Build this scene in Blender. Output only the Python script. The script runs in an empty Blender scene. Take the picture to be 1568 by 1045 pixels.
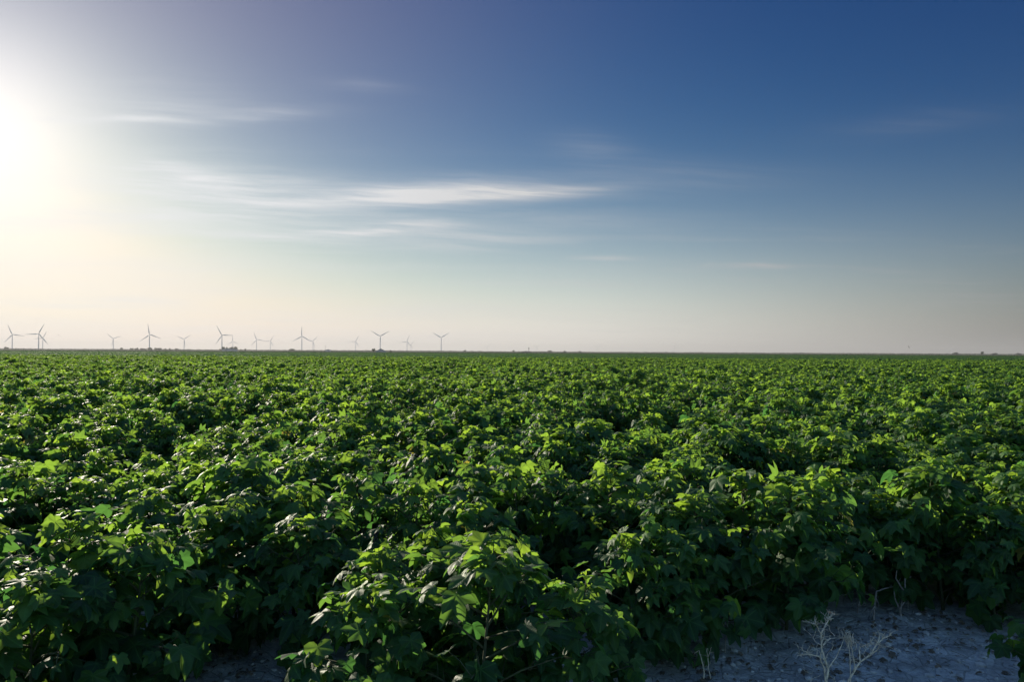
import bpy, math, random
import numpy as np
from mathutils import Vector, Matrix, Euler, noise

R = math.radians
rng = np.random.default_rng(7)
random.seed(7)
scene = bpy.context.scene
COL = scene.collection

# ------------------------------------------------------------------ camera
H = 1.75                       # eye height
F = 1045.3                     # focal length in photo pixels (24 mm on 36 mm)
PITCH, ROLL = R(0.96), R(0.30)
cam = bpy.data.objects.new('camera', bpy.data.cameras.new('camera'))
COL.objects.link(cam)
cam.data.sensor_width = 36.0
cam.data.lens = 24.0
cam.data.clip_start = 0.05
cam.data.clip_end = 40000
cam.matrix_world = (Matrix.Translation((0, 0, H)) @ Matrix.Rotation(R(90) + PITCH, 4, 'X') @ Matrix.Rotation(ROLL, 4, 'Z'))
scene.camera = cam
CAMR = cam.matrix_world.to_3x3()

def ray(px, py):
    return CAMR @ Vector(((px - 784) / F, -(py - 522.5) / F, -1.0))

def at(px, py, depth):         # point of the photo's pixel at forward distance depth
    d = ray(px, py)
    return Vector((0, 0, H)) + d * (depth / d.y)

# ------------------------------------------------------------------ sun and sky
sd = ray(-40, 172).normalized()
SUN_EL = math.asin(sd.z)
SUN_AZ = math.atan2(sd.x, sd.y)           # from +Y towards +X
sun = bpy.data.objects.new('sun', bpy.data.lights.new('sun', 'SUN'))
COL.objects.link(sun)
sun.data.energy = 5.0
sun.data.angle = R(0.5)
sun.data.color = (1.0, 0.90, 0.72)
sun.rotation_euler = sd.to_track_quat('Z', 'Y').to_euler()
sun.location = sd * 100

scene.view_settings.view_transform = 'Standard'
scene.view_settings.look = 'None'
scene.view_settings.exposure = 0.85
scene.view_settings.gamma = 1.0
scene.render.film_transparent = False
scene.cycles.max_bounces = 8
scene.cycles.transparent_max_bounces = 8
scene.cycles.volume_bounces = 0

class NT:                                   # small node helper
    def __init__(self, tree):
        self.t = tree
    def n(self, kind, **props):
        nd = self.t.nodes.new(kind)
        for k, v in props.items():
            setattr(nd, k, v)
        return nd
    def put(self, sock, v):
        if v is None: return
        if isinstance(v, bpy.types.NodeSocket): self.t.links.new(v, sock)
        else: sock.default_value = v
    def math(self, op, a, b=None, c=None, clamp=False):
        nd = self.n('ShaderNodeMath', operation=op, use_clamp=clamp)
        for s, v in zip(nd.inputs, (a, b, c)): self.put(s, v)
        return nd.outputs[0]
    def vmath(self, op, a, b=None):
        nd = self.n('ShaderNodeVectorMath', operation=op)
        self.put(nd.inputs[0], a); self.put(nd.inputs[1], b)
        return nd.outputs['Value'] if op in ('DOT_PRODUCT', 'LENGTH') else nd.outputs[0]
    def mix(self, f, a, b, blend='MIX'):
        nd = self.n('ShaderNodeMix', data_type='RGBA', blend_type=blend)
        nd.clamp_factor = True
        self.put(nd.inputs[0], f); self.put(nd.inputs[6], a); self.put(nd.inputs[7], b)
        return nd.outputs[2]
    def noise(self, vec, scale, detail=3, rough=0.55, dist=0.0):
        nd = self.n('ShaderNodeTexNoise')
        self.put(nd.inputs['Vector'], vec)
        nd.inputs['Scale'].default_value = scale
        nd.inputs['Detail'].default_value = detail
        nd.inputs['Roughness'].default_value = rough
        nd.inputs['Distortion'].default_value = dist
        return nd.outputs[0]
    def smooth(self, v, a, b, to0=0.0, to1=1.0):
        nd = self.n('ShaderNodeMapRange', interpolation_type='SMOOTHSTEP')
        self.put(nd.inputs[0], v)
        nd.inputs[1].default_value = a; nd.inputs[2].default_value = b
        nd.inputs[3].default_value = to0; nd.inputs[4].default_value = to1
        return nd.outputs[0]
    def xyz(self, x, y, z):
        nd = self.n('ShaderNodeCombineXYZ')
        for s, v in zip(nd.inputs, (x, y, z)): self.put(s, v)
        return nd.outputs[0]

SKY_STRENGTH = 0.0555
SKY_GAIN, SKY_GAMMA, VEIL = (0.88, 0.812, 0.64), (2.062, 1.568, 1.048), 1.09
CLOUDS = [  # photo centre, half width, half height (pixels of the 24 mm view), slope, amount
    (690, 298, 115, 11, -0.03, 0.80), (630, 299, 60, 11, 0.0, 0.45), (835, 293, 88, 7, -0.05, 0.55), (700, 280, 150, 12, -0.02, 0.18),
    (640, 345, 55, 5, 0.0, 0.45), (560, 356, 120, 4, -0.02, 0.45), (760, 363, 80, 5, 0.05, 0.30), (640, 362, 190, 14, 0.0, 0.22),
    (190, 182, 75, 4, 0.0, 0.45), (110, 185, 45, 4, 0.02, 0.35), (150, 330, 150, 12, 0.0, 0.25), (420, 305, 110, 9, 0.03, 0.22), (400, 175, 80, 7, -0.06, 0.18), (560, 132, 55, 7, 0.04, 0.08), (250, 172, 120, 14, -0.03, 0.15),
    (300, 268, 60, 12, 0.30, 0.30), (250, 275, 140, 20, 0.1, 0.22), (480, 290, 120, 18, 0.1, 0.20), (270, 300, 190, 48, 0.12, 0.34), (200, 150, 140, 30, 0.0, 0.10), (450, 335, 200, 26, 0.0, 0.20), (905, 228, 50, 18, 0.1, 0.14), (1165, 410, 38, 3, 0.0, 0.5),
    (935, 396, 40, 3, 0.0, 0.4), (1085, 408, 10, 3, -0.2, 0.14), (1400, 190, 110, 16, -0.1, 0.07), (1050, 270, 160, 20, 0.0, 0.10),
    (320, 400, 170, 10, 0.0, 0.25), (330, 360, 130, 6, 0.02, 0.25), (680, 380, 70, 5, 0.05, 0.25), (900, 340, 160, 10, 0.0, 0.12),
]

def build_world():
    w = bpy.data.worlds.new('World'); scene.world = w; w.use_nodes = True
    t = w.node_tree; t.nodes.clear(); b = NT(t)
    out = b.n('ShaderNodeOutputWorld'); bg = b.n('ShaderNodeBackground')
    t.links.new(bg.outputs[0], out.inputs[0])
    sky = b.n('ShaderNodeTexSky', sky_type='NISHITA')
    sky.sun_disc = False
    sky.sun_elevation = SUN_EL; sky.sun_rotation = SUN_AZ
    sky.altitude = 0; sky.air_density = 1.0; sky.dust_density = 0.2; sky.ozone_density = 2.5
    co = b.n('ShaderNodeTexCoord').outputs['Generated']
    d = b.vmath('NORMALIZE', co)
    sp = b.n('ShaderNodeSeparateXYZ'); t.links.new(d, sp.inputs[0])
    X, Y, Z = sp.outputs
    cs = b.math('MAXIMUM', b.vmath('DOT_PRODUCT', d, tuple(sd)), 0.0)
    col = sky.outputs[0]
    # thin cirrus veils, laid out by direction of view from the ground
    yy = b.math('MAXIMUM', Y, 0.05)
    u = b.math('DIVIDE', X, yy); v = b.math('DIVIDE', Z, yy)
    front = b.smooth(Y, 0.05, 0.3)
    wob = b.noise(b.xyz(b.math('MULTIPLY', u, 2.2), b.math('MULTIPLY', v, 7.0), 0.0), 1.6, 3)
    wob = b.math('MULTIPLY', b.math('SUBTRACT', wob, 0.5), 0.022)
    v2 = b.math('ADD', v, wob)
    fine = b.noise(b.xyz(b.math('MULTIPLY', u, 2.6), b.math('MULTIPLY', b.math('MULTIPLY_ADD', u, 0.05, v2), 48.0), 3.0), 2.0, 7, 0.64, 0.25)
    wisps = b.smooth(fine, 0.28, 0.72)
    tot = None
    for (px, py, hw, hh, sl, am) in CLOUDS:
        c = ray(px, py); u0, v0 = c.x / c.y, c.z / c.y
        du = b.math('SUBTRACT', u, u0)
        a = b.math('DIVIDE', du, hw / F * 1.15)
        e = b.math('DIVIDE', b.math('SUBTRACT', b.math('SUBTRACT', v2, v0), b.math('MULTIPLY', du, -sl)), hh / F * 1.25)
        q = b.math('ADD', b.math('MULTIPLY', a, a), b.math('MULTIPLY', e, e))
        g = b.math('MULTIPLY', b.math('EXPONENT', b.math('MULTIPLY', q, -1.0)), am)
        tot = g if tot is None else b.math('ADD', tot, g)
    streak = b.math('MULTIPLY', b.math('MULTIPLY', tot, b.math('MULTIPLY_ADD', wisps, 0.85, 0.5)), front)
    veil = b.noise(b.xyz(b.math('MULTIPLY', u, 1.1), b.math('MULTIPLY', v2, 15.0), 9.0), 1.5, 7, 0.62, 0.3)
    veil = b.math('MULTIPLY', b.smooth(veil, 0.38, 0.72), b.math('MULTIPLY', b.smooth(v, 0.34, 0.17), b.smooth(u, 0.45, -0.35)))
    veil2 = b.noise(b.xyz(b.math('MULTIPLY', u, 1.6), b.math('MULTIPLY', v2, 34.0), 5.0), 1.7, 6, 0.6, 0.2)
    veil = b.math('MULTIPLY_ADD', b.math('MULTIPLY', b.smooth(veil2, 0.5, 0.75), 0.5), b.smooth(v, 0.24, 0.12), b.math('MULTIPLY', veil, 0.8))
    veil = b.math('MULTIPLY', veil, front)
    cloud = b.math('ADD', streak, b.math('MULTIPLY', veil, 0.42), clamp=True)
    build_world.hook(b, t, col, cloud, cs, X, Y, Z, u, v, bg)

def grade(b, t, col, cloud, cs, X, Y, Z, u, v, bg):
    sp = b.n('ShaderNodeSeparateColor'); t.links.new(col, sp.inputs[0])
    ch = []
    for o, g, gm in zip(sp.outputs, SKY_GAIN, SKY_GAMMA):     # deeper, more contrasty blue
        ch.append(b.math('MULTIPLY', b.math('POWER', b.math('MULTIPLY', o, 0.1), gm), g * 10))
    base = b.xyz(*ch)
    # unseen sky overhead and behind the camera, brightened as added fill light
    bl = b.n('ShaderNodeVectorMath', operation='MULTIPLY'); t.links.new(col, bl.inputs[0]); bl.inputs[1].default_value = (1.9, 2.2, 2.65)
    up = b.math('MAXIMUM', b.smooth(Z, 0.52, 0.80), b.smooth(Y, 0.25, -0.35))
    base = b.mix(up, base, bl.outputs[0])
    # pale veil of dust over the horizon, brighter towards the sun
    z = b.math('MAXIMUM', Z, 0.0)
    hv = b.math('EXPONENT', b.math('MULTIPLY', b.math('POWER', b.math('DIVIDE', z, 0.1312), 1.583), -1.0))
    lv = b.math('SMOOTH_MIN', b.math('MULTIPLY_ADD', b.math('POWER', cs, 1.10), VEIL * 10, 0.5), 7.9, 1.5)
    veil = b.n('ShaderNodeVectorMath', operation='SCALE'); veil.inputs[0].default_value = (1.03, 1.0, 0.935); t.links.new(lv, veil.inputs['Scale'])
    c = b.mix(hv, base, veil.outputs[0])
    # aureole round the sun
    for n, amp, tone in ((7.3, 1.0, (2.15, 0.93, 0.22)), (45.0, 1.3, (1.12, 0.95, 0.98)), (190.0, 2.4, (1.08, 0.97, 1.08))):
        av = b.n('ShaderNodeVectorMath', operation='SCALE'); av.inputs[0].default_value = tone
        t.links.new(b.math('MULTIPLY', b.math('POWER', cs, n), amp), av.inputs['Scale'])
        c = b.vmath('ADD', c, av.outputs[0])
        if n < 10:                # the veil whitens towards the sun instead of burning out yellow
            q = b.n('ShaderNodeSeparateColor'); t.links.new(c, q.inputs[0])
            c = b.xyz(*[b.math('SMOOTH_MIN', o, cap, 3.0) for o, cap in zip(q.outputs, (9.9, 9.05, 8.7))])
    cl = b.n('ShaderNodeVectorMath', operation='SCALE')
    cl.inputs[0].default_value = (8.8, 8.85, 9.0)
    t.links.new(b.math('MULTIPLY_ADD', b.math('POWER', cs, 2.5), 0.60, 0.40), cl.inputs['Scale'])
    c = b.mix(cloud, c, cl.outputs[0])
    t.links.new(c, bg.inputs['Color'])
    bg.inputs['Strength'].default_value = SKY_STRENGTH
build_world.hook = grade
build_world()

# ------------------------------------------------------------------ materials
def mat(name):
    m = bpy.data.materials.new(name); m.use_nodes = True
    t = m.node_tree; t.nodes.clear(); b = NT(t)
    out = b.n('ShaderNodeOutputMaterial')
    return m, b, out

def plain(name, col, rough=0.6, var=0.25, scale=3.0, metal=0.0):
    m, b, out = mat(name)
    p = b.n('ShaderNodeBsdfPrincipled')
    co = b.n('ShaderNodeTexCoord').outputs['Object']
    f = b.noise(co, scale, 4)
    b.put(p.inputs['Base Color'], b.mix(b.smooth(f, 0.3, 0.7), (*[c * (1 - var) for c in col], 1), (*[min(1, c * (1 + var)) for c in col], 1)))
    p.inputs['Roughness'].default_value = rough
    p.inputs['Metallic'].default_value = metal
    b.t.links.new(p.outputs[0], out.inputs[0])
    return m

def leaf_material(name, dark, light, trans, veins=True, tfac=0.48):
    m, b, out = mat(name)
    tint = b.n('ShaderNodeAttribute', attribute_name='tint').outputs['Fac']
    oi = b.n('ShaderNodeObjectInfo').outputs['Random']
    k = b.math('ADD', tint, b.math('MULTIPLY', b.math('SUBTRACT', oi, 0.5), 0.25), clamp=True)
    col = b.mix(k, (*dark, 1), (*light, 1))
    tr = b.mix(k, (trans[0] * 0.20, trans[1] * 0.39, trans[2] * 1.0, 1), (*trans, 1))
    if veins:
        uv = b.n('ShaderNodeUVMap', uv_map='leaf').outputs[0]
        s = b.n('ShaderNodeSeparateXYZ'); b.t.links.new(uv, s.inputs[0])
        ang = b.math('ARCTAN2', s.outputs[1], s.outputs[0])
        r = b.vmath('LENGTH', uv)
        pp = b.math('PINGPONG', ang, R(27.5))
        dist = b.math('MULTIPLY', pp, r)
        vein = b.smooth(dist, 0.008, 0.028, 1.0, 0.0)
        # side veins, herringbone off each main one
        sv = b.math('PINGPONG', b.math('SUBTRACT', r, b.math('MULTIPLY', pp, 0.55)), 0.075)
        side = b.math('MULTIPLY', b.smooth(sv, 0.004, 0.016, 1.0, 0.0), 0.4)
        vv = b.math('MAXIMUM', vein, side)
        col = b.mix(b.math('MULTIPLY', vv, 0.5), col, (*[c * 2.2 for c in light], 1))
        co = b.n('ShaderNodeTexCoord').outputs['Object']
        blot = b.smooth(b.noise(co, 26.0, 3), 0.35, 0.7)
        col = b.mix(b.math('MULTIPLY', blot, 0.35), col, (*[c * 0.6 for c in dark], 1))
    old = b.smooth(tint, 1.05, 1.3)
    col = b.mix(old, col, (0.22, 0.20, 0.05, 1)); tr = b.mix(old, tr, (0.48, 0.42, 0.06, 1))
    p = b.n('ShaderNodeBsdfPrincipled')
    b.put(p.inputs['Base Color'], col)
    p.inputs['Roughness'].default_value = 0.54 if veins else 0.6
    p.inputs['Specular IOR Level'].default_value = 0.28 if veins else 0.18
    if veins:
        bm = b.n('ShaderNodeBump'); bm.inputs['Strength'].default_value = 0.35; bm.inputs['Distance'].default_value = 0.004
        b.t.links.new(b.math('SUBTRACT', 1.0, vv), bm.inputs['Height'])
        b.t.links.new(bm.outputs[0], p.inputs['Normal'])
    tl = b.n('ShaderNodeBsdfTranslucent'); b.put(tl.inputs[0], tr)
    mx = b.n('ShaderNodeMixShader'); mx.inputs[0].default_value = tfac
    b.t.links.new(p.outputs[0], mx.inputs[1]); b.t.links.new(tl.outputs[0], mx.inputs[2])
    b.t.links.new(mx.outputs[0], out.inputs[0])
    return m

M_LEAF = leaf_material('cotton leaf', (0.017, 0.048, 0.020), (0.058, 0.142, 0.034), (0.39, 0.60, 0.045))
M_LEAF_FAR = leaf_material('cotton leaf canopy', (0.018, 0.040, 0.018), (0.050, 0.105, 0.030), (0.27, 0.42, 0.06), veins=False, tfac=0.38)
M_SHEET = plain('distant canopy', (0.034, 0.060, 0.020), 1.0, 0.3, 0.4)
M_SHEET.node_tree.nodes['Principled BSDF'].inputs['Specular IOR Level'].default_value = 0.0
M_STEM = plain('cotton stem', (0.050, 0.060, 0.022), 0.8, 0.35, 20)
M_BLOOM = plain('cotton bloom', (0.75, 0.62, 0.60), 0.5, 0.15, 40)
M_DEAD = plain('bleached dry stalk', (0.62, 0.52, 0.37), 0.75, 0.25, 60)
M_TWIG = plain('weathered brown twig', (0.25, 0.22, 0.19), 0.8, 0.35, 60)
M_LITTER = plain('dry leaf litter', (0.10, 0.075, 0.05), 0.85, 0.5, 9)
M_STONE = plain('pale clod', (0.36, 0.35, 0.33), 0.9, 0.3, 14)
M_TREE = leaf_material('tree foliage', (0.030, 0.045, 0.018), (0.055, 0.075, 0.025), (0.10, 0.14, 0.03), veins=False, tfac=0.25)
M_BARK = plain('bark', (0.10, 0.08, 0.06), 0.9, 0.3, 2)
M_TURBINE = plain('turbine white paint', (0.50, 0.51, 0.50), 0.5, 0.04, 0.1)
M_ROOF = plain('dark roof sheet', (0.03, 0.028, 0.03), 0.9, 0.2, 0.4)
M_SHED = plain('pale metal siding', (0.24, 0.245, 0.26), 0.8, 0.12, 0.3)
M_DOOR = plain('dark door', (0.10, 0.10, 0.11), 0.6, 0.2, 0.5)  # plain dark grey for doors and windows
M_BIRD = plain('dark plumage', (0.05, 0.045, 0.04), 0.8, 0.3, 9)

def soil_material():
    m, b, out = mat('pale cracked soil')
    co = b.n('ShaderNodeTexCoord').outputs['Object']
    big = b.noise(co, 0.9, 4); mid = b.noise(co, 6.0, 5, 0.65); fin = b.noise(co, 45.0, 4, 0.7)
    vo = b.n('ShaderNodeTexVoronoi', feature='DISTANCE_TO_EDGE'); b.t.links.new(co, vo.inputs['Vector']); vo.inputs['Scale'].default_value = 11
    crack = b.smooth(vo.outputs[0], 0.0, 0.05)
    col = b.mix(b.smooth(mid, 0.35, 0.7), (0.23, 0.23, 0.225, 1), (0.46, 0.46, 0.45, 1))
    col = b.mix(b.math('MULTIPLY', b.smooth(big, 0.52, 0.68), 0.6), col, (0.16, 0.145, 0.13, 1))
    col = b.mix(b.math('MULTIPLY', b.smooth(fin, 0.5, 0.75), 0.45), col, (0.12, 0.11, 0.10, 1))
    p = b.n('ShaderNodeBsdfPrincipled'); b.put(p.inputs['Base Color'], col); p.inputs['Roughness'].default_value = 0.95
    h = b.math('ADD', b.math('MULTIPLY', mid, 0.6), b.math('ADD', b.math('MULTIPLY', fin, 0.25), b.math('MULTIPLY', crack, 0.15)))
    bm = b.n('ShaderNodeBump'); bm.inputs['Strength'].default_value = 1.0; bm.inputs['Distance'].default_value = 0.06
    b.t.links.new(h, bm.inputs['Height']); b.t.links.new(bm.outputs[0], p.inputs['Normal'])
    b.t.links.new(p.outputs[0], out.inputs[0])
    return m
M_SOIL = soil_material()

# ------------------------------------------------------------------ mesh helpers
class MB:
    def __init__(self):
        self.v, self.f, self.tint, self.uv, self.mi, self.nv = [], [], [], [], [], 0
    def add(self, verts, faces, tint=0.5, uv=None, mi=0):
        verts = np.asarray(verts, dtype=float)
        self.v.append(verts)
        for f in faces: self.f.append(tuple(int(i) + self.nv for i in f)); self.mi.append(mi)
        self.tint.append(np.full(len(verts), tint))
        self.uv.append(np.zeros((len(verts), 2)) if uv is None else uv)
        self.nv += len(verts)
    def tube(self, pts, radii, sides=5, tint=0.5, mi=0):
        pts = [Vector(p) for p in pts]
        vs, fs = [], []
        for i, p in enumerate(pts):
            d = (pts[min(i + 1, len(pts) - 1)] - pts[max(i - 1, 0)])
            d = d.normalized() if d.length > 1e-9 else Vector((0, 0, 1))
            a = d.cross(Vector((0.31, 0.9, 0.17))); a = a.normalized() if a.length > 1e-6 else d.orthogonal().normalized()
            c = d.cross(a)
            for k in range(sides):
                th = 2 * math.pi * k / sides
                vs.append(p + (a * math.cos(th) + c * math.sin(th)) * radii[i])
        for i in range(len(pts) - 1):
            for k in range(sides):
                k2 = (k + 1) % sides
                fs.append((i * sides + k, i * sides + k2, (i + 1) * sides + k2, (i + 1) * sides + k))
        fs.append(tuple(range(sides))[::-1]); n = (len(pts) - 1) * sides
        fs.append(tuple(n + k for k in range(sides)))
        self.add([tuple(v) for v in vs], fs, tint, None, mi)
    def box(self, lo, hi, mi=0):
        x0, y0, z0 = lo; x1, y1, z1 = hi
        self.add([(x0, y0, z0), (x1, y0, z0), (x1, y1, z0), (x0, y1, z0), (x0, y0, z1), (x1, y0, z1), (x1, y1, z1), (x0, y1, z1)],
                 [(3, 2, 1, 0), (4, 5, 6, 7), (0, 1, 5, 4), (1, 2, 6, 5), (2, 3, 7, 6), (3, 0, 4, 7)], mi=mi)
    def mesh(self, name, mats, smooth=True):
        me = bpy.data.meshes.new(name)
        V = np.concatenate(self.v); 
        me.from_pydata(V.tolist(), [], self.f)
        for m in (mats if isinstance(mats, (list, tuple)) else [mats]): me.materials.append(m)
        a = me.attributes.new('tint', 'FLOAT', 'POINT'); a.data.foreach_set('value', np.concatenate(self.tint).astype(np.float32))
        uvl = me.uv_layers.new(name='leaf')
        li = np.empty(len(me.loops), dtype=np.int32); me.loops.foreach_get('vertex_index', li)
        uvl.data.foreach_set('uv', np.concatenate(self.uv)[li].astype(np.float32).ravel())
        if smooth: me.polygons.foreach_set('use_smooth', np.ones(len(me.polygons), dtype=bool))
        me.polygons.foreach_set('material_index', np.array(self.mi, dtype=np.int32))
        me.update()
        return me

def link(name, data, parent=None, **props):
    o = bpy.data.objects.new(name, data); COL.objects.link(o)
    if parent is not None: o.parent = parent
    for k, v in props.items(): o[k] = v
    return o

def thing(name, label, cat, loc=(0, 0, 0), rz=0.0, group=None):
    o = bpy.data.objects.new(name, None); COL.objects.link(o)
    o.empty_display_size = 0.1
    o.location = loc; o.rotation_euler = (0, 0, rz)
    o['label'] = label; o['category'] = cat
    if group: o['group'] = group
    return o

def copy_tree(o, parent=None):
    c = o.copy(); COL.objects.link(c)
    if parent is not None: c.parent = parent
    for ch in list(o.children): copy_tree(ch, c)
    return c

# ------------------------------------------------------------------ ground: one sheet to the horizon
FIELD_FRONT = [(-9, 1.9), (-2.3, 2.15), (-1.25, 2.5), (0.05, 2.45), (0.62, 3.1), (0.85, 3.62), (1.6, 3.88), (2.2, 4.18), (2.9, 4.42), (3.4, 4.05), (6.0, 3.9), (12, 3.9)]
def front_y(x):
    for (x0, y0), (x1, y1) in zip(FIELD_FRONT, FIELD_FRONT[1:]):
        if x0 <= x <= x1: return y0 + (y1 - y0) * (x - x0) / (x1 - x0)
    return 2.0

def ground_z(x, y):
    d = math.hypot(x, y)
    k = max(0.0, 1 - d / 14.0)
    z = noise.noise((x * 0.7, y * 0.7, 1.3)) * 0.03 + noise.noise((x * 3.1, y * 3.1, 4.0)) * 0.022 + noise.noise((x * 11, y * 11, 2.0)) * 0.014 + abs(noise.noise((x * 5.3, y * 5.3, 9.0))) * 0.02
    return z * k

def build_ground():
    def axis(lo, hi, fine_lo, fine_hi, step):
        a = list(np.arange(fine_lo, fine_hi + 1e-6, step)); s = step
        x = fine_lo
        L = []
        while x > lo: s *= 1.35; x = max(lo, x - s); L.append(x)
        s = step; x = fine_hi; U = []
        while x < hi: s *= 1.35; x = min(hi, x + s); U.append(x)
        return L[::-1] + a + U
    xs = axis(-13000, 13000, -3.0, 4.2, 0.03); ys = axis(-1500, 13200, 2.6, 6.2, 0.03)
    V = [(x, y, ground_z(x, y)) for y in ys for x in xs]
    n = len(xs)
    Fc = [(j * n + i, j * n + i + 1, (j + 1) * n + i + 1, (j + 1) * n + i) for j in range(len(ys) - 1) for i in range(n - 1)]
    me = bpy.data.meshes.new('ground'); me.from_pydata(V, [], Fc); me.materials.append(M_SOIL)
    me.polygons.foreach_set('use_smooth', np.ones(len(me.polygons), dtype=bool))
    link('ground', me, kind='structure')
build_ground()

# ------------------------------------------------------------------ cotton leaves and plants
HALF = [(0, 1.0), (13, 0.80), (27.5, 0.61), (41, 0.74), (55, 0.87), (69, 0.68), (82, 0.53), (97, 0.58), (112, 0.60), (134, 0.46), (154, 0.34), (173, 0.13)]
OUT = [(-a, r) for a, r in HALF[:0:-1]] + HALF
def leaf_template(curl, fold, wave, seed):
    rs = np.random.default_rng(seed)
    v, uv = [(0, 0, 0)], [(0, 0)]
    n = len(OUT)
    ph = rs.uniform(0, 6.28, 3)
    for ring in (0.5, 1.0):
        for a, r in OUT:
            jr = r * ring * (1 + (rs.uniform(-0.06, 0.06) if ring == 1 else 0))
            t = R(a); x, y = jr * math.cos(t), jr * math.sin(t)
            pp = abs((abs(a) + 27.5) % 55 - 27.5) / 27.5            # 0 on a vein, 1 in a sinus
            z = -curl * jr * jr + fold * jr * (pp - 0.4) + wave * jr * math.sin(t * 2 + ph[0]) + 0.5 * wave * jr * jr * math.sin(t * 5 + ph[1])
            v.append((x, y, z)); uv.append((x, y))
    fs = []
    for i in range(n - 1):
        fs.append((0, 1 + i, 2 + i))
        fs.append((1 + i, 1 + n + i, 2 + n + i, 2 + i))
    return np.array(v), fs, np.array(uv)
LEAVES = [leaf_template(c, f, w, s) for c, f, w, s in ((0.28, 0.16, 0.05, 1), (0.10, 0.22, 0.10, 2), (0.45, 0.12, 0.08, 3), (-0.12, 0.20, 0.10, 4), (0.20, 0.30, 0.14, 5), (0.60, 0.22, 0.14, 6))]
SMALL = (np.array([(0, 0, 0), (0.55, -0.5, -0.05), (1, 0, -0.22), (0.55, 0.5, -0.05), (-0.2, 0.45, -.05), (-0.2, -0.45, -.05)]), [(0, 1, 2), (0, 2, 3), (0, 3, 4), (0, 5, 1)], np.zeros((6, 2)))

def frame(axis, normal):
    a = Vector(axis).normalized(); n = Vector(normal)
    n = (n - a * n.dot(a)); n = n.normalized() if n.length > 1e-5 else a.orthogonal().normalized()
    return np.array([a, n.cross(a), n])      # rows: x (tip), y, z

def leaf(mb, pos, axis, normal, size, tint, tpl):
    v, f, uv = tpl
    mb.add(v * size @ frame(axis, normal) + np.array(pos), f, tint, uv)

def plant_parts(seed, nleaf=120, h=0.84, rad=0.38, detail=True):
    rs = np.random.default_rng(seed)
    fol, stem = MB(), MB()
    lean = rs.uniform(-0.06, 0.06, 2)
    def axis_at(z): return np.array([lean[0] * (z / h), lean[1] * (z / h), z])
    stem.tube([axis_at(z) for z in (-0.03, h * .25, h * .5, h * .75, h * .95)], [0.011, 0.009, 0.007, 0.005, 0.0025], 6)
    lobes = [(rs.uniform(0, 6.28), rs.uniform(0.6, 1.0), rs.uniform(0.4, 1.0)) for _ in range(5)]   # bulges of the bush
    nb = 18
    branches = []
    for i in range(nb):
        t = 0.03 + 0.92 * i / (nb - 1)
        az = i * 2.399 + rs.uniform(-0.4, 0.4)
        prof = math.sin(math.pi * min(1, 0.30 + 0.70 * t)) ** 0.7 if t > 0.4 else 0.80 + 0.5 * t
        L = rad * prof * rs.uniform(0.75, 1.2)
        z0 = h * t * 0.92; rise = 0.10 + 0.12 * (1 - t)
        p0 = axis_at(z0); d = np.array([math.cos(az), math.sin(az), 0])
        pts = [p0, p0 + d * L * 0.45 + np.array([0, 0, rise * 0.6]), p0 + d * L * 0.9 + np.array([0, 0, rise])]
        stem.tube(pts, [0.0055, 0.004, 0.002], 4)
        branches.append((pts, az, t, L))
    for k in range(nleaf):
        if k < nleaf * 0.13:                      # crown of young leaves on the leader
            t = rs.uniform(0.88, 1.04); az = rs.uniform(0, 6.28)
            base = axis_at(h * min(t, 0.97)); rr = rs.uniform(0.02, 0.10)
            pos = base + np.array([math.cos(az) * rr, math.sin(az) * rr, rs.uniform(0.0, 0.09)])
            size = rs.uniform(0.035, 0.085); young = rs.uniform(0.55, 1.0)
        else:
            pts, baz, t, L = branches[rs.integers(nb)]
            s = rs.uniform(0.25, 1.05)
            base = pts[0] * (1 - s) ** 2 + 2 * pts[1] * s * (1 - s) + pts[2] * s * s
            az = baz + rs.normal(0, 0.9)
            pl = rs.uniform(0.04, 0.12)
            pos = base + np.array([math.cos(az) * pl, math.sin(az) * pl, rs.uniform(-0.03, 0.08)])
            size = rs.uniform(0.054, 0.120) * (1.12 - 0.3 * t) * (1.1 if s < 0.7 else 0.92)
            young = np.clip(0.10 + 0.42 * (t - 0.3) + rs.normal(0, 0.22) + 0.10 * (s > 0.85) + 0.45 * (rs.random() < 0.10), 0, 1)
        pos[2] = max(pos[2], 0.06)
        if detail:
            mid = (base + pos) / 2 + np.array([0, 0, 0.012])
            stem.tube([base, mid, pos], [0.0022, 0.0018, 0.0016], 3)
        az2 = az + rs.normal(0, 0.5)
        low = max(0, 1 - t * 1.2)
        droop = rs.normal(0.30 + 0.75 * low, 0.36)
        ax = (math.cos(az2) * math.cos(droop), math.sin(az2) * math.cos(droop), -math.sin(droop))
        nr = (math.cos(az2) * 0.35 + rs.normal(0, 0.38), math.sin(az2) * 0.35 + rs.normal(0, 0.38), 1.0)
        if rs.random() < 0.002: young = rs.uniform(1.2, 1.4)
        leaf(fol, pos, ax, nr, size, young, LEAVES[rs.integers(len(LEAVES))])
    return fol, stem

def bloom():
    mb = MB()
    for k in range(5):
        a = k * 2 * math.pi / 5
        d = np.array([math.cos(a), math.sin(a), 0]); s = np.array([-math.sin(a), math.cos(a), 0]); z = np.array([0, 0, 1])
        P = [d * 0.002, d * 0.014 - s * 0.013 + z * 0.018, d * 0.014 + s * 0.013 + z * 0.018, d * 0.026 - s * 0.012 + z * 0.036, d * 0.028 + s * 0.014 + z * 0.034, d * 0.03 + z * 0.042]
        mb.add(P, [(0, 1, 2), (1, 3, 5, 2), (2, 5, 4)])
    return mb.mesh('bloom', M_BLOOM)

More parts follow.
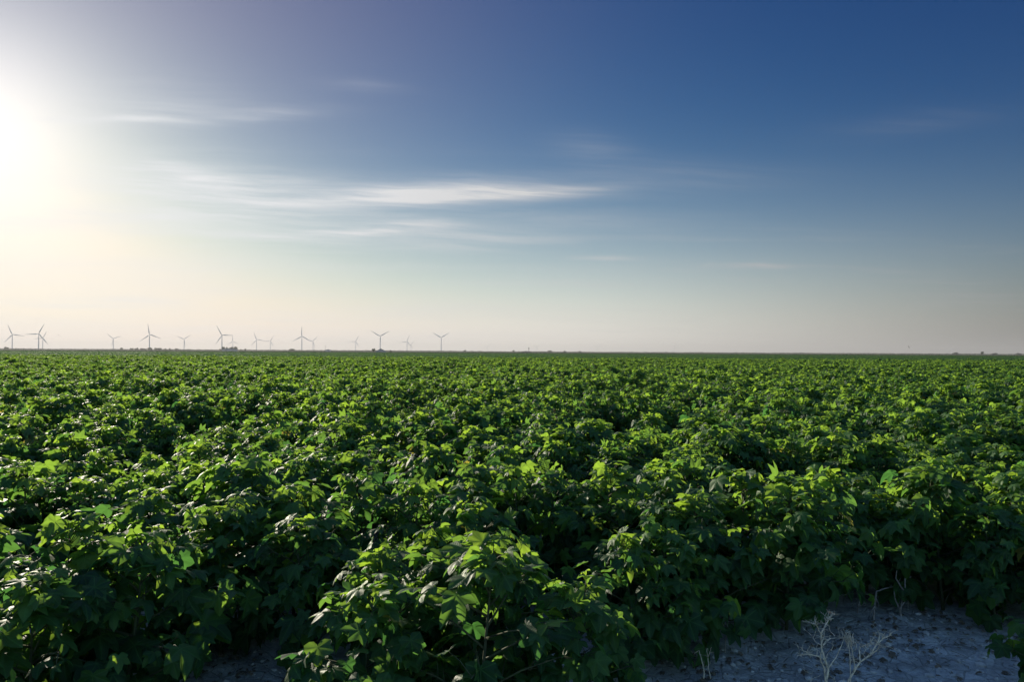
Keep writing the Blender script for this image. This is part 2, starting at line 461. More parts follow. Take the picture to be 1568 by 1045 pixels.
NVAR = 10
VAR = []
bloom_me = bloom()
for i in range(NVAR):
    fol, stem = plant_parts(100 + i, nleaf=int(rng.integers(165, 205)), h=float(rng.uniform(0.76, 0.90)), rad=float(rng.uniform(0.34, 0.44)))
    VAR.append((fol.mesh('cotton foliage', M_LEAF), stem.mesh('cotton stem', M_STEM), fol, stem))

# --- where the plants stand
PITS = [(-1.42, 3.55, 0.26, 0.40), (-1.17, 2.9, 0.22, 0.6),      # x, y, half sizes: hollows where plants failed
        (-3.9, 7.2, 0.35, 0.95), (-1.26, 5.45, 0.35, 0.65), (-2.9, 4.3, 0.65, 0.32), (0.2, 4.0, 0.25, 0.38), (1.64, 11.0, 0.5, 1.5), (3.1, 10.6, 0.65, 1.2),
        (1.8, 5.5, 0.25, 0.35), (2.8, 6.2, 0.28, 0.42), (9.0, 14.5, 0.8, 2.0), (-1.4, 11.0, 0.45, 1.0), (-6.3, 8.6, 0.4, 0.8), (6.0, 8.0, 0.4, 0.7)]
def in_pit(x, y):
    g = 0.10 if y < 4.2 else 0.20
    return any(((x - a) / (c + g)) ** 2 + ((y - e) / (d + g)) ** 2 < 1 for a, e, c, d in PITS)
def failed(x, y):               # gaps in the stand
    if y < 5.8: return False
    return noise.noise((x * 0.75, y * 0.42, 31.0)) < -0.30
def hscale(x, y):
    n1 = noise.noise((x * 0.55, y * 0.55, 7.0)); n2 = noise.noise((x * 0.13, y * 0.2, 3.0))
    s = 1.0 + 0.21 * n1 + 0.08 * n2
    if y > 9 and noise.noise((x * 0.42, y * 0.24, 21.0)) < -0.36: s *= 0.5
    return s * (rng.uniform(0.88, 1.08) if y < 8 else rng.uniform(0.72, 1.14))

def near_spots():
    S = []
    sp = 0.50
    for j in range(0, 26):
        for i in range(-40, 41):
            x = (i + 0.5 * (j % 2)) * sp + rng.uniform(-0.17, 0.17)
            y = 2.0 + j * sp * 0.92 + rng.uniform(-0.17, 0.17)
            if y < front_y(x) + 0.22 or in_pit(x, y) or failed(x, y): continue
            if abs(x) > 0.92 * y + 2.2: continue
            S.append((x, y))
    S.sort(key=lambda p: p[1])
    return S
SP = near_spots()
INSIDE = [p for p in SP if abs(p[0]) <= 0.76 * p[1] + 0.55]
NEAR = INSIDE[:284]
REST = INSIDE[284:] + [p for p in SP if abs(p[0]) > 0.76 * p[1] + 0.55]
Y_NEAR = NEAR[-1][1]

# hand-placed plants of the field's front edge: x, y, height scale, label
EDGE = [
    (2.70, 3.42, 0.64, 'cotton plant cut off at the lower right corner beside the pale soil'),
    (-0.62, 2.92, 0.90, 'cotton plant jutting out just right of the dark gap with its dim patch of soil'),
    (-0.15, 2.85, 0.98, 'cotton plant at the bottom edge of the picture midway along the nearest clump'),
    (0.28, 3.15, 0.86, 'cotton plant overhanging the left end of the pale bare soil'),
    (-2.0, 2.85, 0.94, 'cotton plant at the bottom left holding a curled grey leaf over the dark gap'),
    (1.22, 4.20, 0.96, 'cotton plant at the field edge behind the smallest dry weed on the soil'),
    (1.75, 4.36, 0.96, 'cotton plant at the field edge straight behind the large bleached weed'),
    (3.12, 4.42, 0.88, 'cotton plant at the field edge just right of the leafless brown twigs'),
    (2.62, 5.05, 0.92, 'cotton plant standing behind the leafless brown twigs in the dark recess'),
]
NEAR = [p for p in NEAR if all(math.hypot(p[0] - e[0], p[1] - e[1]) > 0.30 for e in EDGE)]

PROTO = []
for i in range(NVAR):
    o = thing('cotton_plant', 'leafy green cotton plant among its like in the near part of the field', 'cotton plant', group='cotton plants of the near field')
    link('foliage', VAR[i][0], o); link('stem', VAR[i][1], o)
    if i == 6:
        f = link('flower', bloom_me, o); f.location = (0.05, -0.10, 0.80); f.rotation_euler = (0.5, 0.2, 0)
    PROTO.append(o)
used = set()
EXTRA = [(2.25, 4.95, 0.95), (2.95, 4.95, 0.95), (2.65, 4.80, 0.85), (3.45, 4.35, 0.85), (0.90, 3.92, 0.9), (0.70, 3.75, 0.8), (1.42, 4.85, 0.9), (1.10, 4.95, 0.9), (0.75, 4.5, 0.9), (2.1, 5.2, 0.95)]
NEAR = [p for p in NEAR if all(math.hypot(p[0] - e[0], p[1] - e[1]) > 0.25 for e in EXTRA)]
def place_plant(x, y, s, label=None, var=None):
    k = int(rng.integers(NVAR)) if var is None else var
    o = PROTO[k] if k not in used else copy_tree(PROTO[k])
    used.add(k)
    o.location = (x, y, ground_z(x, y) - 0.005)
    o.rotation_euler = (rng.uniform(-0.06, 0.06), rng.uniform(-0.06, 0.06), rng.uniform(0, 6.28))
    w = rng.uniform(0.95, 1.12)
    o.scale = (s * w, s * w, s)
    if label: o['label'] = label
    else: o['label'] = 'leafy green cotton plant among its like in the near part of the field'
    o['group'] = 'cotton plants of the near field'
for x, y in NEAR: place_plant(x, y, hscale(x, y))
for x, y, s in EXTRA: place_plant(x, y, s)
for x, y, s, lb in EDGE: place_plant(x, y, s, lb)

# --- the rest of the crop: one object
def build_field():
    src = bpy.data.collections.new('cotton field sources')      # not linked to the scene
    for i in range(NVAR):
        fol, stem = VAR[i][2], VAR[i][3]
        mb = MB(); mb.v = fol.v + stem.v; mb.tint = fol.tint + stem.tint; mb.uv = fol.uv + stem.uv
        mb.f = fol.f + [tuple(k + fol.nv for k in f) for f in stem.f]; mb.mi = [0] * len(fol.f) + [1] * len(stem.f)
        src.objects.link(bpy.data.objects.new('a_source_%02d' % i, mb.mesh('cotton plant', [M_LEAF, M_STEM])))
    PS = 8.0
    for i in range(3):                                          # patches of canopy for the far field
        rs = np.random.default_rng(900 + i); mb = MB()
        for _ in range(230):
            cx, cy = rs.uniform(-PS / 2, PS / 2, 2); hh = rs.uniform(0.55, 1.0)
            for _k in range(40):
                a = rs.uniform(0, 6.28); q = rs.uniform(0, 1) ** 0.5 * 0.42
                z = hh - 0.9 * q * q - rs.uniform(0, 0.14)
                ax = (math.cos(a) + rs.normal(0, .4), math.sin(a) + rs.normal(0, .4), rs.normal(-0.35, 0.4))
                nr = (math.cos(a) * 0.35 + rs.normal(0, 0.4), math.sin(a) * 0.35 + rs.normal(0, 0.4), 1)
                leaf(mb, (cx + math.cos(a) * q, cy + math.sin(a) * q, z), ax, nr, rs.uniform(0.06, 0.12), float(np.clip(rs.normal(0.24, 0.22), 0, 1)), SMALL)
        src.objects.link(bpy.data.objects.new('b_source_%02d' % i, mb.mesh('cotton canopy', M_LEAF_FAR)))
    pts, var, rot, scl = [], [], [], []
    def put(x, y, k, s, tilt=0.05):
        pts.append((x, y, 0.0)); var.append(k); scl.append(s); rot.append((rng.uniform(-tilt, tilt), rng.uniform(-tilt, tilt), rng.uniform(0, 6.28)))
    for x, y in REST: put(x, y, int(rng.integers(NVAR)), hscale(x, y))
    y = 2.0 + 26 * 0.46
    YM = 105.0
    while y < YM:
        sp = 0.5 + 0.12 * min(1, y / 60)
        half = 0.82 * y + 3.0
        for i in range(int(2 * half / sp)):
            x = -half + i * sp + rng.uniform(-0.2, 0.2); yy = y + rng.uniform(-0.2, 0.2)
            if in_pit(x, yy) or failed(x, yy): continue
            put(x, yy, int(rng.integers(NVAR)), hscale(x, yy))
        y += sp * 0.92
    y = YM + PS / 2
    while y < 520:
        half = 0.80 * y + 10
        for i in range(int(2 * half / PS) + 1):
            pts.append((-half + i * PS, y, 0.0)); var.append(NVAR + int(rng.integers(3))); scl.append(1.0); rot.append((0, 0, int(rng.integers(4)) * math.pi / 2))
        y += PS
    # far canopy sheet, rippled
    xs = np.concatenate([-np.geomspace(3600, 20, 60), np.linspace(-15, 15, 5), np.geomspace(20, 3600, 60)]); ys = np.geomspace(500, 3600, 90)
    base = len(pts)
    V = [(x, yy, 0.80 + 0.08 * noise.noise((x * 0.05, yy * 0.05, 0))) for yy in ys for x in xs]
    n = len(xs)
    Fc = [(base + j * n + i, base + j * n + i + 1, base + (j + 1) * n + i + 1, base + (j + 1) * n + i) for j in range(len(ys) - 1) for i in range(n - 1)]
    me = bpy.data.meshes.new('cotton_field'); me.from_pydata(pts + V, [], Fc); me.materials.append(M_SHEET)
    N = len(pts); T = len(me.vertices)
    def attr(nm, ty, key, arr):
        a = me.attributes.new(nm, ty, 'POINT'); a.data.foreach_set(key, arr)
    attr('variant', 'INT', 'value', np.array(var + [0] * (T - N), dtype=np.int32))
    attr('size', 'FLOAT', 'value', np.array(scl + [1] * (T - N), dtype=np.float32))
    attr('turn', 'FLOAT_VECTOR', 'vector', np.array(rot + [(0, 0, 0)] * (T - N), dtype=np.float32).ravel())
    attr('plant', 'BOOLEAN', 'value', np.array([True] * N + [False] * (T - N)))
    attr('tint', 'FLOAT', 'value', np.concatenate([np.zeros(N), rng.uniform(0.25, 0.65, T - N)]).astype(np.float32))
    o = link('cotton_field', me, kind='stuff', label='rest of the green cotton crop stretching to the horizon')
    g = bpy.data.node_groups.new('cotton field', 'GeometryNodeTree')
    g.interface.new_socket('Geometry', in_out='INPUT', socket_type='NodeSocketGeometry')
    g.interface.new_socket('Geometry', in_out='OUTPUT', socket_type='NodeSocketGeometry')
    nn, L = g.nodes, g.links
    gi, go = nn.new('NodeGroupInput'), nn.new('NodeGroupOutput')
    ci = nn.new('GeometryNodeCollectionInfo'); ci.inputs['Collection'].default_value = src
    ci.inputs['Separate Children'].default_value = True; ci.inputs['Reset Children'].default_value = True
    ip = nn.new('GeometryNodeInstanceOnPoints'); ip.inputs['Pick Instance'].default_value = True
    def na(nm, ty):
        a = nn.new('GeometryNodeInputNamedAttribute'); a.data_type = ty; a.inputs['Name'].default_value = nm; return a.outputs['Attribute']
    L.new(gi.outputs[0], ip.inputs['Points']); L.new(ci.outputs[0], ip.inputs['Instance'])
    L.new(na('plant', 'BOOLEAN'), ip.inputs['Selection']); L.new(na('variant', 'INT'), ip.inputs['Instance Index'])
    er = nn.new('FunctionNodeEulerToRotation'); L.new(na('turn', 'FLOAT_VECTOR'), er.inputs[0]); L.new(er.outputs[0], ip.inputs['Rotation'])
    L.new(na('size', 'FLOAT'), ip.inputs['Scale'])
    jn = nn.new('GeometryNodeJoinGeometry'); L.new(gi.outputs[0], jn.inputs[0]); L.new(ip.outputs[0], jn.inputs[0])
    L.new(jn.outputs[0], go.inputs[0])
    md = o.modifiers.new('crop', 'NODES'); md.node_group = g
    print('near', len(NEAR), 'to y', Y_NEAR, 'instances', N)
build_field()

# ------------------------------------------------------------------ loose stuff on the bare soil
def bare(x, y): return y < front_y(x) + 0.3 or in_pit(x, y)
def build_stones():
    mb = MB()
    ico = [(0, 0, 1), (.89, 0, .45), (.28, .85, .45), (-.72, .53, .45), (-.72, -.53, .45), (.28, -.85, .45), (.72, .53, -.45), (-.28, .85, -.45), (-.89, 0, -.45), (-.28, -.85, -.45), (.72, -.53, -.45), (0, 0, -1)]
    icf = [(0, 1, 2), (0, 2, 3), (0, 3, 4), (0, 4, 5), (0, 5, 1), (1, 6, 2), (2, 7, 3), (3, 8, 4), (4, 9, 5), (5, 10, 1), (1, 10, 6), (2, 6, 7), (3, 7, 8), (4, 8, 9), (5, 9, 10), (6, 11, 7), (7, 11, 8), (8, 11, 9), (9, 11, 10), (10, 11, 6)]
    ico = np.array(ico)
    n = 0
    while n < 2600:
        x, y = rng.uniform(-2.2, 4.0), rng.uniform(2.9, 5.6)
        if not bare(x, y): continue
        s = 0.003 + 0.024 * rng.random() ** 5
        v = ico * (1 + rng.uniform(-0.25, 0.25, (12, 1))) * s * np.array([1, rng.uniform(0.6, 1), rng.uniform(0.35, 0.7)])
        a = rng.uniform(0, 6.28); c, q = math.cos(a), math.sin(a)
        v = v @ np.array([[c, q, 0], [-q, c, 0], [0, 0, 1]]) + np.array([x, y, ground_z(x, y) + s * 0.12])
        mb.add(v, icf); n += 1
    link('gravel', mb.mesh('gravel', M_STONE, smooth=False), kind='stuff', label='small pale clods and stones strewn over the bare soil')
build_stones()

def build_litter():
    mb = MB(); n = 0
    while n < 1600:
        x, y = rng.uniform(-2.2, 4.0), rng.uniform(2.9, 5.6)
        if not bare(x, y): continue
        if y < front_y(x) - 0.25 and rng.random() < 0.6: continue
        a = rng.uniform(0, 6.28)
        leaf(mb, (x, y, ground_z(x, y) + 0.012), (math.cos(a), math.sin(a), rng.normal(0, .2)), (rng.normal(0, .35), rng.normal(0, .35), 1), 0.008 + 0.026 * rng.random() ** 2, 0.5, LEAVES[int(rng.integers(6))])
        n += 1
    for _ in range(160):
        x, y = rng.uniform(0.4, 4.0), rng.uniform(3.2, 5.2); a = rng.uniform(0, 6.28); l = rng.uniform(0.03, 0.10)
        z = ground_z(x, y) + 0.008
        mb.tube([(x, y, z), (x + math.cos(a) * l * .5, y + math.sin(a) * l * .5, z + 0.008), (x + math.cos(a + .3) * l, y + math.sin(a + .3) * l, z)], [0.0016, 0.0016, 0.001], 3)
    link('leaf_litter', mb.mesh('leaf litter', M_LITTER), kind='stuff', label='dry dead leaves and bits of stalk scattered on the bare soil')
build_litter()

# ------------------------------------------------------------------ dry weeds on the soil, each from its outline in space
def weed(name, label, cat, depth, lines, org, scale, material, thick, base_px, fuzz=0, tufts=(), group=None):
    """each branch stands at its own distance; twigs sprout from it in all directions"""
    rs = random.Random(len(lines) * 7 + int(depth * 100))
    b0 = at(org[0] + base_px[0] / scale, org[1] + base_px[1] / scale, depth)
    root = Vector((b0.x, b0.y, ground_z(b0.x, b0.y)))
    o = thing(name, label, cat, root, group=group)
    allq = []
    st = MB(); tw = st       # stalk and twigs grow as one piece
    for pts, r0, drift in lines:
        P = []
        for i, (a, c) in enumerate(pts):
            f = i / max(1, len(pts) - 1)
            P.append(at(org[0] + a / scale, org[1] + c / scale, depth + drift * f) - root)
        Q = [P[0]]
        for i in range(len(P) - 1):
            for f in (1 / 3, 2 / 3, 1):
                j = Vector((rs.uniform(-1, 1), rs.uniform(-1, 1), rs.uniform(-1, 1))) * 0.0015
                Q.append(P[i].lerp(P[i + 1], f) + (j if f < 1 else Vector()))
        m = len(Q); allq += Q
        st.tube(Q, [thick * r0 * (1 - 0.65 * i / (m - 1)) for i in range(m)], 5)
        for _ in range(int(fuzz * (m - 1))):
            q = rs.choice(Q[m // 3:]); d = Vector((rs.uniform(-1, 1), rs.uniform(-1, 1), rs.uniform(-0.1, 1))).normalized()
            l = rs.uniform(0.015, 0.045)
            e = q + d * l
            tw.tube([q, q + d * l * 0.5 + Vector((0, 0, 0.003)), e], [thick * 0.22, thick * 0.17, thick * 0.11], 3)
            for _k in range(2):
                d2 = (d + Vector((rs.uniform(-1, 1), rs.uniform(-1, 1), rs.uniform(-.6, 1))) * 0.8).normalized()
                tw.tube([e, e + d2 * l * 0.5], [thick * 0.13, thick * 0.09], 3)
    for (a, c, n, l) in tufts:
        q = at(org[0] + a / scale, org[1] + c / scale, depth) - root
        for _ in range(n):
            q0 = min(allq, key=lambda w: (w - q).length)
            s = q0 + Vector((rs.uniform(-1, 1), rs.uniform(-1, 1), rs.uniform(-.2, 1))) * 0.02
            d = Vector((rs.uniform(-.35, .35), rs.uniform(-.35, .35), -1 if rs.random() < .7 else 0.8)) * l * rs.uniform(.5, 1)
            tw.tube([q0, s, s + d * .5 + Vector((0.002, 0, 0)), s + d], [thick * .16, thick * .14, thick * .2, thick * .12], 3)
    if st.v: link('stalk', st.mesh('stalk', material), o)
    if tw is not st and tw.v: link('twigs', tw.mesh('twigs', material), o)
    return o

Z7 = ((1180, 930), 7.127)
weed('dry_weed', 'bleached branching dry weed standing on bare soil at lower right', 'dry weed', 3.42, [
    ([(605, 1010), (608, 790), (630, 690), (580, 540), (555, 450), (553, 290), (590, 220), (635, 140), (645, 105)], 1.0, 0.05),
    ([(600, 1000), (597, 800), (590, 680), (545, 590), (540, 545), (560, 450)], 0.8, -0.06),
    ([(540, 545), (430, 520), (340, 525), (285, 540)], 0.55, -0.1), ([(430, 520), (380, 490), (330, 470)], 0.4, -0.08),
    ([(500, 540), (510, 480), (500, 440)], 0.4, 0.06), ([(555, 420), (510, 400), (480, 375), (460, 330)], 0.5, 0.1),
    ([(548, 300), (520, 240), (490, 190), (450, 185)], 0.5, -0.07), ([(490, 190), (485, 140)], 0.4, 0.04),
    ([(635, 140), (690, 128)], 0.4, 0.03), ([(560, 385), (582, 330), (590, 290)], 0.4, 0.08),
    ([(575, 420), (600, 380), (640, 350), (710, 340), (790, 352)], 0.4, 0.12), ([(700, 320), (650, 270), (645, 220)], 0.3, 0.1),
    ([(640, 660), (710, 560), (770, 430), (800, 350)], 0.5, 0.1), ([(575, 560), (600, 620), (640, 680)], 0.5, 0.02),
    ([(870, 1000), (870, 690), (865, 540), (850, 400), (850, 350), (800, 345)], 0.5, 0.05),
    ([(905, 720), (918, 650), (900, 540), (875, 420), (870, 300)], 0.5, -0.05),
    ([(800, 1010), (850, 810), (930, 670), (980, 600), (1090, 530), (1150, 420), (1180, 370), (1187, 290), (1165, 280)], 0.85, 0.12),
    ([(1090, 530), (1165, 470), (1190, 420), (1240, 430)], 0.5, -0.08), ([(980, 600), (965, 480), (985, 435), (960, 390)], 0.55, 0.1),
    ([(985, 440), (1080, 400), (1110, 395), (1150, 430)], 0.45, -0.1), ([(1180, 390), (1230, 345), (1300, 315), (1322, 320)], 0.5, 0.06),
    ([(1300, 315), (1305, 285)], 0.4, 0.02), ([(1210, 355), (1250, 285)], 0.4, -0.04), ([(1040, 560), (1010, 520), (1050, 450)], .35, .07),
    ([(700, 1000), (705, 820), (690, 760)], .5, .1), ([(760, 1000), (800, 790)], .4, -.1), ([(440, 1000), (440, 800), (450, 740)], .35, .1), ([(660, 480), (690, 420)], .3, .1)],
    *Z7, M_DEAD, 0.0066, (700, 1010), fuzz=0.7, tufts=((810, 320, 26, 0.035), (875, 360, 26, 0.035), (480, 165, 8, .02), (1180, 290, 6, 0.02), (640, 135, 6, .02), (340, 510, 10, .02)))
Z4 = ((1200, 700), 3.03)
weed('bare_twig', 'leafless forked brown twig standing in the dark recess of the field edge', 'bare twig', 4.55, [
    ([(552, 840), (545, 760), (540, 720), (555, 620), (590, 555)], 1.0, 0.05), ([(555, 620), (520, 565), (525, 530)], 0.6, -0.08),
    ([(540, 715), (520, 670), (512, 625)], 0.6, -0.1), ([(550, 690), (580, 645), (577, 720)], 0.45, 0.1), ([(563, 610), (565, 510), (580, 480), (592, 462)], 0.5, 0.1)],
    *Z4, M_TWIG, 0.0105, (552, 840), fuzz=0.25)
weed('bare_twig', 'leafless brown twig bent over to the right with a frayed elbow', 'bare twig', 4.5, [
    ([(415, 850), (418, 760), (420, 700), (430, 625), (470, 612), (530, 600)], 0.8, 0.1), ([(425, 660), (400, 650), (395, 665)], 0.4, -0.08), ([(425, 690), (405, 720), (403, 745)], .35, -.05)],
    *Z4, M_TWIG, 0.010, (415, 850), fuzz=0.3, tufts=((410, 655, 14, 0.05),))
weed('bare_twig', 'thin dark leafless twig, leftmost of three at the recess', 'bare twig', 4.6, [
    ([(340, 850), (338, 800), (345, 700), (365, 620)], 0.8, 0.06), ([(345, 700), (380, 675)], 0.4, -.06)], *Z4, M_TWIG, 0.010, (340, 850), fuzz=0.2)
Z8 = ((930, 930), 6.27)
weed('dry_sprig', 'small pale dry sprig with a bent tip on bare soil', 'dry sprig', 3.66, [
    ([(925, 690), (928, 620), (910, 530), (880, 418), (830, 460)], 0.8, 0.03), ([(990, 690), (970, 582), (965, 480), (945, 395)], 0.6, 0.05), ([(965, 490), (985, 430), (1000, 390)], 0.5, -0.04),
    ([(970, 585), (940, 610), (925, 650)], .4, .03), ([(960, 400), (965, 430)], .3, 0)], *Z8, M_DEAD, 0.005, (940, 690), fuzz=0.25)
weed('dry_sprig', 'bent brown dry sprig against the dark leaves at the edge of the soil', 'dry sprig', 4.0, [
    ([(1130, 480), (1130, 380), (1137, 300), (1155, 165), (1180, 110)], 0.8, 0.03), ([(1150, 168), (1100, 155), (1045, 215), (980, 270), (930, 330)], 0.5, -0.12), ([(1110, 160), (1130, 230)], .4, .05), ([(1190, 450), (1188, 340)], .5, .05)],
    *Z8, M_TWIG, 0.006, (1130, 480), fuzz=0.3)

# ------------------------------------------------------------------ wind turbines
HUB = 85.0
def horizon_y(px): return 536.2 + 7.8 * px / 1568
def turbine_meshes():
    tw, nc, hb, bl = MB(), MB(), MB(), MB()
    tw.tube([(0, 0, z) for z in (-2, 20, 45, 70, HUB - 1.6)], [2.7, 2.5, 2.2, 1.9, 1.6], 20)
    nc.tube([(0, -2.6, 0), (0, -2.2, 0), (0, 0, 0), (0, 6, 0.15), (0, 9, 0.3), (0, 9.6, 0.3)], [0.6, 1.8, 2.0, 2.0, 1.6, 0.5], 14)
    nc.box((-0.5, 6.5, 1.6), (0.5, 8.0, 2.7))
    hb.tube([(0, -2.62, 0), (0, -3.6, 0), (0, -4.8, 0), (0, -5.6, 0)], [1.9, 1.8, 1.3, 0.2], 16)
    n = 14
    vs, fs = [], []
    for i in range(n + 1):
        f = i / n; z = 1.2 + 56 * f
        ch = (2.0 + 3.2 * min(1, f / 0.18)) * (1 - 0.80 * max(0, f - 0.18) / 0.82) if f < 0.97 else 0.7
        tk = 1.8 * (1 - f) ** 1.6 + 0.18; tws = R(16) * (1 - f) ** 2; off = -0.15 * ch
        for k in range(8):
            a = 2 * math.pi * k / 8
            x, y = math.cos(a) * ch / 2 + off, math.sin(a) * tk / 2
            vs.append((x * math.cos(tws) - y * math.sin(tws), -3.9 + x * math.sin(tws) + y * math.cos(tws) - 1.5 * f * f, z))
    for i in range(n):
        for k in range(8): fs.append((i * 8 + k, i * 8 + (k + 1) % 8, (i + 1) * 8 + (k + 1) % 8, (i + 1) * 8 + k))
    fs.append(tuple(n * 8 + k for k in range(8))); fs.append(tuple(range(8))[::-1])
    bl.add(vs, fs)
    return [m.mesh(nm, M_TURBINE) for m, nm in ((tw, 'tower'), (nc, 'nacelle'), (hb, 'hub'), (bl, 'blade'))]
TM = turbine_meshes()
def turbine_proto():
    o = thing('wind_turbine', 'white wind turbine', 'wind turbine', group='wind turbines on the horizon')
    link('tower', TM[0], o)
    for nm, me in (('nacelle', TM[1]), ('hub', TM[2])):
        c = link(nm, me, o); c.location = (0, 0, HUB)
    for k in range(3):
        c = link('blade', TM[3], o); c.location = (0, 0, HUB); c['spin'] = k
    return o
# hub pixel, angle of one blade clockwise from upright, label
TURB = [
    (18.9, 513.5, -21, 'leftmost tall wind turbine on the horizon, one blade pointing right'),
    (59.4, 512.2, 25, 'tall wind turbine with a smaller one tucked close against its right side'),
    (65.6, 519.0, 25, 'small wind turbine half hidden close to the right of a tall one'),
    (173.7, 519.7, -50, 'small wind turbine alone between the left pair and the tree clumps'),
    (229.0, 513.5, -9, 'tall wind turbine rising from the row of tree clumps'),
    (282.0, 520.6, 55, 'small wind turbine left of the pale long building'),
    (340.0, 514.3, -28, 'tall wind turbine at the left end of the pale long building'),
    (356.5, 524.0, -3, 'faint small wind turbine behind the pale long building'),
    (393.0, 521.0, -20, 'small wind turbine, left of two whose blades nearly touch'),
    (414.0, 523.7, 30, 'small wind turbine, right of two whose blades nearly touch'),
    (462.3, 516.0, 0, 'tall wind turbine with one blade straight up and two hanging evenly'),
    (479.3, 523.5, 44, 'small wind turbine just right of the one with a blade straight up'),
    (544.6, 524.0, 28, 'small wind turbine left of the dark gabled barn'),
    (582.2, 516.0, 60, 'tall wind turbine rising behind the dark gabled barn like a letter Y'),
    (623.4, 524.0, 20, 'small wind turbine right of the dark gabled barn'),
    (675.6, 518.0, 60, 'rightmost tall wind turbine, its blades shaped like a letter Y over open field'),
    (629.5, 529.0, 35, 'tiny faint wind turbine touching the right side of a small one'),
    (745.7, 532.5, 50, 'tiny faint wind turbine, first to the right of the rightmost tall one'),
    (822.0, 532.3, 170, 'tiny faint wind turbine just right of the dark mast'),
    (914.7, 533.0, 75, 'tiny faint wind turbine near the middle of the right horizon, above a low bush'),
    (1033.8, 533.5, 100, 'tiny faint wind turbine standing alone right of the middle of the horizon'),
    (1161.0, 536.2, 20, 'tiny faint wind turbine, second from the right end of the horizon'),
    (1457.0, 535.5, 140, 'tiny faint wind turbine at the far right above a dark tree clump'),
]
tproto = turbine_proto()
for i, (px, py, ang, lb) in enumerate(TURB):
    o = tproto if i == 0 else copy_tree(tproto)
    depth = (HUB - H) * F / (horizon_y(px) + 0.6 - py)
    depth = min(depth, 12800)
    p = at(px, py, depth)
    o.location = (p.x, p.y, 0)
    face = math.atan2(p.x, p.y)
    o.rotation_euler = (0, 0, -face + random.uniform(-0.18, 0.18))
    o['label'] = lb
    for c in o.children:
        if 'spin' in c: c.rotation_euler = (0, R(ang + 120 * c['spin']), 0)

# ------------------------------------------------------------------ trees and buildings on the horizon
def crown_mesh(seed, w, h, n=420):
    rs = np.random.default_rng(seed); mb = MB()
    cl = [(rs.uniform(-w * .32, w * .32), rs.uniform(-w * .3, w * .3), rs.uniform(h * .35, h * .8), rs.uniform(0.2, 0.34) * min(w, h)) for _ in range(9)]
    for _ in range(n):
        cx, cy, cz, r = cl[rs.integers(len(cl))]
        d = rs.normal(0, 1, 3); d /= np.linalg.norm(d); q = r * rs.uniform(0.55, 1.05)
        leaf(mb, (cx + d[0] * q, cy + d[1] * q, max(0.1 * h, cz + d[2] * q)), rs.normal(0, 1, 3), d + np.array([0, 0, .5]), 0.16 * min(w, h), float(rs.uniform(0.1, 0.8)), SMALL)
    return mb.mesh('crown', M_TREE)
def trunk_mesh(h):
    mb = MB(); mb.tube([(0, 0, -0.3), (0.1, 0, h * .25), (0.0, 0.1, h * .6)], [h * .035, h * .028, h * .012], 7)
    for a in (0.5, 2.4, 4.4): mb.tube([(0.05, 0.05, h * .3), (math.cos(a) * h * .2, math.sin(a) * h * .2, h * .55)], [h * .016, h * .006], 5)
    return mb.mesh('trunk', M_BARK)
CROWNS = [crown_mesh(50 + i, 1.0, 1.0) for i in range(4)]; TRUNK = trunk_mesh(1.0)
TREES = [  # centre px, width px, height px, depth, label
    (9.5, 6, 4.5, 3000, 'small dark tree at the far left of the horizon'),
    (186, 4, 4, 3000, 'small tree at the left end of the row of clumps right of a lone turbine'),
    (201.5, 5, 3.6, 3000, 'small low tree, second of the row of clumps left of a tall turbine'),
    (209, 5, 4.2, 3000, 'small rounded tree, third of the row of clumps left of a tall turbine'),
    (219, 11, 3.4, 3000, 'broad low tree clump just left of the foot of a tall turbine'),
    (229.5, 7, 4.4, 3000, 'rounded tree at the foot of a tall turbine'),
    (243, 11, 4.0, 3000, 'broad dark tree just right of the foot of a tall turbine'),
    (253, 6, 3.2, 3000, 'low tree right of the broad dark one'),
    (260, 4, 3.6, 3000, 'narrow small tree between two broad clumps'),
    (271, 9, 3.2, 3000, 'broad low tree left of a small turbine'),
    (342.5, 6, 6.2, 2520, 'dark tree behind the left end of the pale long building'),
    (348.5, 6, 6.0, 2520, 'dark tree behind the pale long building, second from its left end'),
    (354.5, 6, 6.2, 2520, 'dark tree behind the pale long building, third from its left end'),
    (360.5, 6, 6.4, 2520, 'dark tree behind the right end of the pale long building'),
    (337.5, 3, 3.2, 2480, 'small bush off the left end of the pale long building'),
    (369.5, 4, 2.8, 2700, 'small bush first to the right of the pale long building'),
    (375.5, 3.6, 3.6, 2700, 'small upright tree second to the right of the pale long building'),
    (447, 9, 3.6, 3000, 'low mound-shaped tree left of the turbine with a blade straight up'),
    (571.5, 5, 5.0, 1520, 'dark leaning tree just left of the gabled barn'),
    (598, 4, 3.0, 1520, 'small round bush just right of the gabled barn'),
    (712, 6, 3.2, 3000, 'low dark tree right of the rightmost tall turbine'),
    (786, 5, 3.2, 3000, 'low dark tree left of the long low building'),
    (841, 8, 3.2, 3000, 'low dark tree clump right of the long low building'),
    (864, 6, 3.0, 2600, 'dark low bush near the middle of the horizon'),
    (888, 5, 2.8, 3000, 'low bush left of a tiny turbine near the middle'),
    (1463, 9, 3.4, 3000, 'dark tree clump under a tiny turbine at far right'),
    (1503.5, 5, 5.0, 2600, 'dark round tree standing up from the far right horizon'),
    (1522, 9, 3.2, 3000, 'low tree clump right of the dark round tree at far right'),
    (1560, 7, 3.0, 3000, 'low tree clump at the right edge of the horizon'),
]
def add_tree(i, px, wpx, hpx, depth, label):
    p = at(px, horizon_y(px), depth)
    w, h = wpx * depth / F, (hpx + 0.2) * depth / F + 0.9
    t = thing('tree', label, 'tree', (p.x, p.y, 0), i * 1.3, 'trees on the horizon')
    c = link('crown', CROWNS[i % 4], t); c.scale = (w, w, h)
    k = link('trunk', TRUNK, t); k.scale = (h, h, h)
